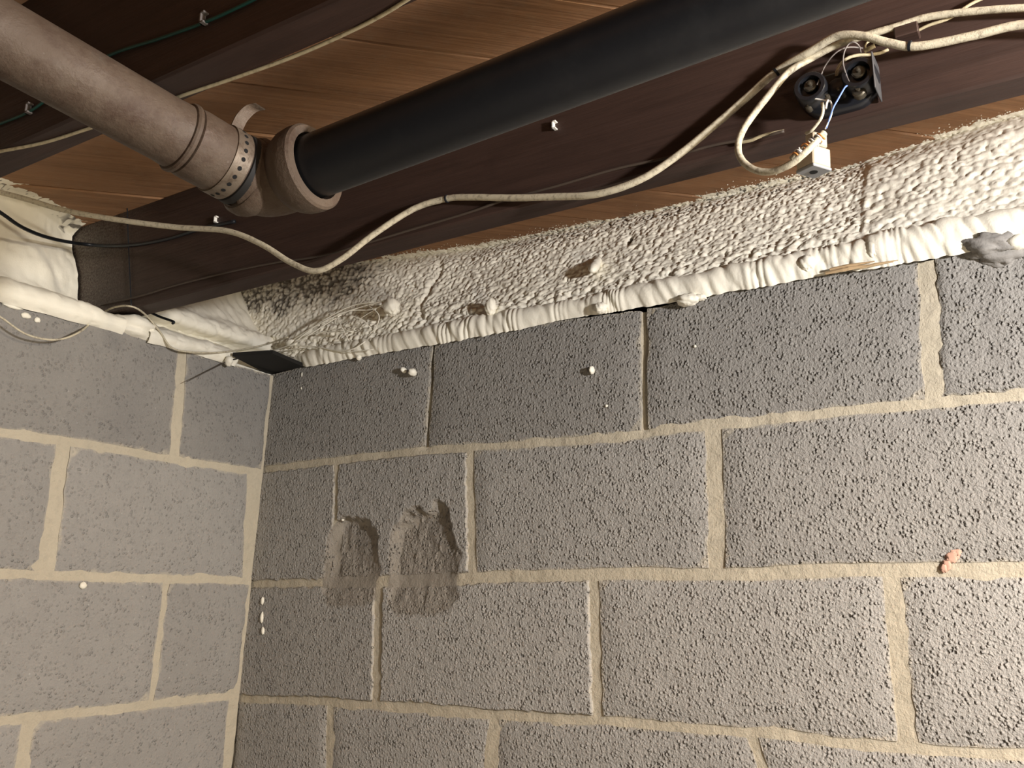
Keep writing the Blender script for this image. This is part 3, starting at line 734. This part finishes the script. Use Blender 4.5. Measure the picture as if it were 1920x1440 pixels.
# small cable low on the left wall
Pl = [at_x(x, y, lx(ZT)+o) for x, y, o in ((-60, 560, .03), (0, 594, .03), (50, 627, .03), (105, 637, .03), (150, 622, .03))]+[at_y(x, y, Y) for x, y, Y in ((185, 592, -.352), (215, 576, -.355), (248, 575, -.352))]+\
     [at_x(x, y, lx(ZT)+o) for x, y, o in ((275, 592, .014), (300, 622, .012), (322, 652, .012), (360, 660, .014), (420, 660, .016))]+[at_y(x, y, -.03) for x, y in ((490, 648), (540, 632))]
P = smooth_path(Pl, 8); tag(tube('thin_cable', P, .0016, MAT['cream'], None, 8, loc=P[20], wob=.1), 'thin cream cable sagging across the left wall to the corner', 'cable')
# staples
def staple(px, py, Y, label, s=1.0):
    c = at_y(px, py, Y); w, h, t, d = .0052*s, .011*s, .0018*s, .006*s
    parts = [box_data(c+np.array((-w/2, -d, -h/2)), c+np.array((-w/2+t, 0.001, h/2)), .0003), box_data(c+np.array((-w/2, -d, h/2-t)), c+np.array((w/2, 0.001, h/2)), .0003), box_data(c+np.array((-w/2, -d, -h/2)), c+np.array((w/2, 0.001, -h/2+t)), .0003)]
    V, Fs = merge(parts); tag(mesh_obj('cable_staple', V, Fs, MAT['white' if Y == J else 'grey'], None, smooth=False, loc=c), label, 'cable staple', 'white cable staples on the joists')
staple(1042, 237, J, 'white plastic staple bare on the joist below the black pipe')
staple(408, 413, J, 'white plastic staple on the joist below the rusty elbow')
staple(388, 38, Y2N, 'pale staple holding the green wire high on the second joist', 1.1)
staple(60, 206, Y2N, 'pale staple holding the green wire just below the rusty pipe', 1.1)
def ring(px, py, Y, dirp, r, label):
    c = at_y(px, py, Y); d = at_y(px+dirp[0], py+dirp[1], Y)-c; d /= np.linalg.norm(d)
    o = lathe('cable_tie', c-d*.0015, d, [(0, r-.001), (.0003, r), (.0027, r), (.003, r-.001)], MAT['black'], None, 14, loc=c); tag(o, label, 'cable tie', 'ties on the cream cables')
ring(1455, 135, J-.009, (-55, 48), .0052, 'dark tie round the long cream cable left of the terminal block')
ring(1706, 86, J-.0205, (50, -3), .0052, 'dark tie round the lower cream cable near the small wooden block')
ring(838, 373, J-.008, (-40, 10), .0052, 'tie round the long cream cable at its high point mid joist')

# ------------------------------------------------------------------ terminal block on the joist
T0 = at_y(1568, 162, J-.02); T0[1] = J
tb = empty('terminal_block', T0); tag(tb, 'black bakelite terminal block with metal screws on the dark joist', 'terminal block')
def stad(hw, hh, y0, y1, waist=0.0, n=14, bev=.003):
    out = []
    for i in range(2*n):
        a = (math.pi/2-(i/(n-1))*math.pi) if i < n else (-math.pi/2-((i-n)/(n-1))*math.pi)
        cx = hw-hh if i < n else -(hw-hh); out.append((cx+hh*math.cos(a), hh*math.sin(a)))
    Q = np.array(out); rings = [(y0, 1.0), (y1+bev, 1.0), (y1+bev*.3, .96), (y1, .88)]
    V = np.concatenate([np.stack([T0[0]+np.sign(Q[:, 0])*(np.abs(Q[:, 0])-(1-k)*hh), np.full(len(Q), y), T0[2]+Q[:, 1]*k], 1) for y, k in rings]); m = len(Q)
    Fs = [(i*m+j, i*m+(j+1) % m, (i+1)*m+(j+1) % m, (i+1)*m+j) for i in range(len(rings)-1) for j in range(m)]+[tuple(range(3*m, 4*m))]
    return V, Fs
o = mesh_obj('base', *stad(.037, .0215, J, J-.012), MAT['bakelite'], tb); sharpen(o, 40)
for sx_ in (-1, 1):
    c = T0+np.array((sx_*.0235, 0, .002))
    lathe('fuse_cup', c, (0, -1, 0), [(.010, .0168), (.030, .0163), (.032, .0150), (.032, .0115), (.024, .0105), (.024, .001)], MAT['bakelite'], tb, 28)
    lathe('terminal_screw', c+np.array((0, -.021, .003)), (0, -1, 0), [(0, .0072), (.006, .0070), (.0075, .0055), (.0078, .0022), (.0115, .0021), (.012, .001)], MAT['screw'], tb, 14)
lathe('center_post', T0+np.array((.001, 0, -.001)), (0, -1, 0), [(.010, .011), (.020, .010), (.021, .008)], MAT['bakelite'], tb, 18)
for dx, dz, r in ((-.029, -.013, .0035), (.002, -.005, .0045), (.0215, -.0145, .0065), (-.010, -.008, .0035)):
    lathe('terminal_screw', T0+np.array((dx, -.012 if r < .006 else -.018, dz)), (0, -1, 0), [(0, r), (.007, r), (.0085, r*.8), (.009, r*.35), (.012, r*.3)], MAT['screw'], tb, 12)
V, Fs = box_data(T0+np.array((.0372, -.034, -.020)), T0+np.array((.0388, -.001, .019)), .0006)
mesh_obj('lit_side_plate', V, Fs, MAT['lit_side'], tb, smooth=False)  # lit side of the black body, its light put into the grey
# small wires of the block
def wire(name, px, r, mat, label, Y0=J-.03, n=7):
    P = smooth_path([at_y(*(p if len(p) == 3 else (*p, Y0))) for p in px], 7)
    return tag(tube(name, P, r, MAT[mat], None, n, loc=P[len(P)//2], wob=.05), label, 'wire')
c8 = lambda x, y, Y=J-.03: (1340+x/4.235, 20+y/4.235, Y)
wire('thin_wire', [c8(812, 590), c8(835, 540), c8(870, 450), c8(930, 365, J-.035), c8(1000, 310, J-.035), c8(1080, 290, J-.03), c8(1175, 298, J-.02)], .0008, 'grey', 'fine grey wire arching up from the left fuse cup')
wire('thin_wire', [c8(1078, 590), c8(1045, 510), c8(1020, 420, J-.04), c8(1028, 330, J-.045), c8(1065, 265, J-.045), c8(1105, 250, J-.045), c8(1145, 280, J-.04), c8(1160, 332, J-.03)], .0008, 'grey', 'fine grey wire looping up from the right fuse cup')
wire('cream_wire', [c8(968, 520, J-.014), c8(972, 480, J-.016), c8(1000, 425, J-.018), c8(1055, 378, J-.018), c8(1130, 356, J-.014), c8(1230, 350, J-.010), c8(1310, 338, J-.006), c8(1376, 310, J-.002)], .0017, 'thin', 'stiff cream wire bending from the block up to the joist')
wire('cream_wire', [c8(1192, 322, J-.012), c8(1230, 300, J-.014), c8(1272, 278, J-.014)], .0022, 'thin', 'short cream wire stub below the two cream cables')
wire('cream_wire', [c8(1200, 312, J-.010), c8(1196, 280, J-.012), c8(1208, 258, J-.012), c8(1228, 244, J-.010)], .0010, 'thin', 'tiny curled cream wire end below the cream cables')
wire('blue_wire', [c8(1095, 610), c8(1060, 595), c8(1035, 608, J-.034), c8(1012, 645, J-.036), c8(978, 705, J-.038), c8(942, 770, J-.040), c8(915, 850, J-.042), c8(885, 935, J-.042)], .0009, 'blue', 'blue wire from the right terminal down to the wrapped bundle')
wire('white_wire', [c8(738, 694), c8(800, 700), c8(870, 712), c8(915, 718, J-.036), c8(932, 760, J-.038), c8(928, 820, J-.040), c8(905, 880, J-.042), c8(878, 940, J-.042)], .0009, 'white', 'white wire from the block down into the wrapped bundle')
wire('cream_wire', [c8(852, 730), c8(860, 790, J-.03), c8(845, 850, J-.03), c8(805, 910, J-.028), c8(765, 955, J-.026), c8(725, 975, J-.022)], .0017, 'cream', 'cream wire dropping from the block to the joist edge')
wire('white_wire', [c8(900, 712, J-.036), c8(888, 740, J-.037), c8(882, 778, J-.038)], .0013, 'white', 'short white wire stub under the terminal block')
wire('cream_wire', [c8(215, 1045, J-.006), c8(290, 1030, J-.006), c8(360, 1000, J-.005), c8(450, 975, J-.004), c8(552, 956, J-.001)], .0018, 'thin', 'short cream wire lying across the joist inside the cable loop')
for i, (a, b) in enumerate(((0, 1), (1, 0))):
    pass
# wrapped bundle between the looped cable and the block
A, B = at_y(1484, 300, J-.062), at_y(1546, 251, J-.056); wd = B-A; wl_ = np.linalg.norm(wd); wd /= wl_
wb = empty('wire_wrap', (A+B)/2); tag(wb, 'tangle of orange and white wires wrapped round the looped cable end', 'wire wrap')
tube('core', np.array([A, A+wd*wl_*.3, A+wd*wl_*.6, B]), [.0034, .0038, .0038, .0028], MAT['cream'], wb, 10)
N1 = np.cross(wd, (0, 0, 1.0)); N1 /= np.linalg.norm(N1); B1 = np.cross(wd, N1)
for i in range(11):
    m = ('orange', 'white', 'grey', 'white', 'orange', 'cream')[i % 6]; t0 = wl_*(.04+.075*i); R = .0043+.0010*random.random()
    a = np.linspace(0, 2*math.pi*1.1, 16)+random.random()*6; sk = random.uniform(-.004, .004)
    P = np.array([A+wd*(t0+.004*x/6.3+sk*math.cos(x))+R*(math.cos(x)*N1+math.sin(x)*B1) for x in a])
    tube('wrap', P, .00085, MAT[m], wb, 6)
# beige jack hanging at the joist edge, turned on its corner
JB = at_y(1523, 320, J-.030)
jk = empty('phone_jack', JB); tag(jk, 'small beige phone jack box hanging under the joist, round hole in its end', 'jack')
Rz = Matrix.Rotation(math.radians(-30), 3, 'Z') @ Matrix.Rotation(math.radians(3), 3, 'Y')
def turned(lo, hi, bev):
    V, Fs = box_data(lo, hi, bev); V = np.array([tuple(Rz @ Vector(v)) for v in V])+JB; return V, Fs
mesh_obj('jack_body', *turned((-.0115, -.010, .0015), (.0115, .014, .0215), .0012), MAT['beige'], jk, smooth=False)
mesh_obj('jack_cap', *turned((-.001, -.008, .0225), (.0112, .011, .036), .0014), MAT['beige'], jk, smooth=False)
mesh_obj('jack_face', *turned((-.0118, -.0104, -.0012), (.0118, .0144, .0018), .0006), MAT['jackface'], jk, smooth=False)
o = lathe('jack_socket', JB+np.array((.001, .001, -.0014)), (0, 0, -1), [(0, .0040), (.0003, .0040)], MAT['hole'], jk, 16)
# small block at the upper right of the joist
c = at_y(1700, 60, J-.009); V, Fs = box_data(c+np.array((-.011, -.006, -.006)), c+np.array((.011, .010, .006)), .001)
tag(mesh_obj('wood_block', V, Fs, MAT['joist'], None, smooth=False, loc=c), 'small dark brown wooden block under the upper cream cable', 'wood block')

# ------------------------------------------------------------------ odds and ends along the wall top
# splintered shim lying on the wall edge
sh = []
for (x0, y0, x1, y1, w) in ((1548, 513, 1632, 497, .0032), (1556, 505, 1640, 490, .0026), (1612, 503, 1684, 488, .0022), (1570, 508, 1625, 498, .0035)):
    a, b = at_y(x0, y0, -.019), at_y(x1, y1, -.019); V, Fs = tube_data(np.array([a, .6*a+.4*b+(0, -.001, .0004), b]), [w*.6, w, w*.3], 5, True, .4); sh.append((V, Fs))
V, Fs = merge(sh); c = V.mean(0)
tag(mesh_obj('wood_shim', V, Fs, MAT['pale'], None, smooth=False, loc=c), 'splintered strip of pale wood wedged between foam and block wall', 'wood shim')
# rough mortar lump at the upper right
c = at_y(1858, 462, -.004); V1 = blob_data(c, (.034, .020, .015), 5, .5, 3.2, 40, 26); V2 = blob_data(at_y(1880, 475, 0), (.03, .014, .016), 8, .4, 3.0, 30, 20)
V, Fs = merge([V1, V2]); tag(mesh_obj('mortar_lump', V, Fs, MAT['chunk'], None, loc=c), 'rough dark mortar lump on the wall top under the foam', 'mortar lump')
mesh_obj('foam_lump', *blob_data(at_y(1908, 455, -.012), (.012, .010, .010), 33, .2), MAT['foam'], bpy.data.objects['spray_foam'])
# offcut of plate sticking out over the corner, its shadow painted near black
q = [at_z(x, y, ZT+.0035) for x, y in ((436, 668), (511, 663), (572, 689), (505, 712))]; q[3] = np.array([-.02, .03, ZT+.0035])
V = np.array(q+[p+np.array([0, 0, .007]) for p in q]); c = V.mean(0)
tag(mesh_obj('board_offcut', V, [(3, 2, 1, 0), (4, 5, 6, 7), (0, 1, 5, 4), (1, 2, 6, 5), (2, 3, 7, 6), (3, 0, 4, 7)], MAT['rubber_shade'], None, smooth=False, loc=c), 'board offcut bridging the corner of the wall tops, its shadow in the black colour', 'board')
# nail with foam on it, left wall
a, b = at_left(428, 676, .012), at_left(350, 716, .020)
nl = empty('nail', a); tag(nl, 'long rusty nail with a white foam blob on its head, left wall corner', 'nail')
tube('shank', np.array([at_left(470, 668, .004), a, b]), [.0013, .0013, .0006], MAT['steel'], nl, 8)
mesh_obj('foam_blob', *blob_data(a+np.array((.004, -.002, -.002)), (.009, .008, .009), 4, .35), MAT['foam'], nl)
# stub of black cable under the joist end
P = smooth_path([at_y(278, 584, Y1F+.02), at_y(300, 594, Y1F+.03), at_y(325, 603, Y1F+.035), at_y(323, 607, Y1F+.035)], 6)
tag(tube('cable_stub', P, .0022, MAT['black'], None, 8, loc=P[6]), 'short black cable stub sticking out beside the joist end', 'cable')
# crumbs of foam stuck to the blocks
def crumb(p, r, k, label, kind='foam_crumb'):
    tag(mesh_obj(kind, *blob_data(p, r, k, .35, 2.5, 12, 9), MAT['foam'], None, loc=p), label, 'foam crumb', 'foam crumbs stuck on the walls')
crumb(at_y(757, 694, -.006), (.0045, .007, .0050), 1, 'small foam crumb beside a bigger one on the top course')
crumb(at_y(773, 698, -.008), (.0065, .009, .0065), 2, 'angular white foam crumb on the top course, second block edge')
crumb(at_y(1110, 694, -.005), (.0038, .007, .0065), 3, 'drop shaped foam crumb midway on the top course block')
crumb(at_y(673, 671, -.005), (.0055, .006, .0045), 4, 'foam crumb just under the foam near the corner')
crumb(at_left(156, 1098, .002), (.003, .0055, .0055), 5, 'white foam dab on the left wall below a mortar joint')
for i, (x, y, h) in enumerate(((492, 1127, .007), (491, 1158, .0105), (493, 1183, .007))):
    crumb(at_y(x, y, -.001), (.0034, .003, h), 10+i, ('uppermost', 'middle', 'lowest')[i]+' of three white foam dabs by the corner joint')
for i, (x, y) in enumerate(((566, 702), (565, 728))): crumb(at_y(x, y, -.001), (.0012, .0015, .0045-.002*i), 20+i, ('upper', 'lower')[i]+' foam drip on the wall under the board offcut')
crumb(at_y(1137, 761, -.001), (.0022, .002, .0022), 30, 'tiny white foam dot low on the second full block of the top course')
crumb(at_y(1303, 649, -.001), (.0022, .002, .0022), 31, 'tiny white foam dot on the third block of the top course')
crumb(at_y(643, 975, .004), (.0018, .003, .0018), 32, 'tiny white foam dot in the left crater')
for i, (x, y, w) in enumerate(((24, 573, .016), (48, 592, .008), (70, 600, .005))):
    crumb(at_left(x, y, .001), (.003, w, .0045), 40+i, ('long', 'short', 'smallest')[i]+' foam smear on the left wall top')
# orange paint splash on the mortar at the right
Vp = []; Fp = []
for i, (x, y, r) in enumerate(((1790, 1038, .0055), (1786, 1045, .006), (1776, 1058, .005), (1770, 1066, .004), (1796, 1035, .004))):
    v, f = blob_data(at_y(x, y, .001), (r, .0012, r*1.2), 50+i, .7, 4, 14, 9); Vp.append((v, f))
V, Fs = merge(Vp); mesh_obj('paint_splash', V, Fs, MAT['paint'], wall_right)

mesh_obj('foam_lump', *blob_data((-.012, Y1F-.012, ZT+.013), (.044, .050, .023), 61, .3, 2.5, 30, 20), MAT['foam'], fl1, attrs=None)
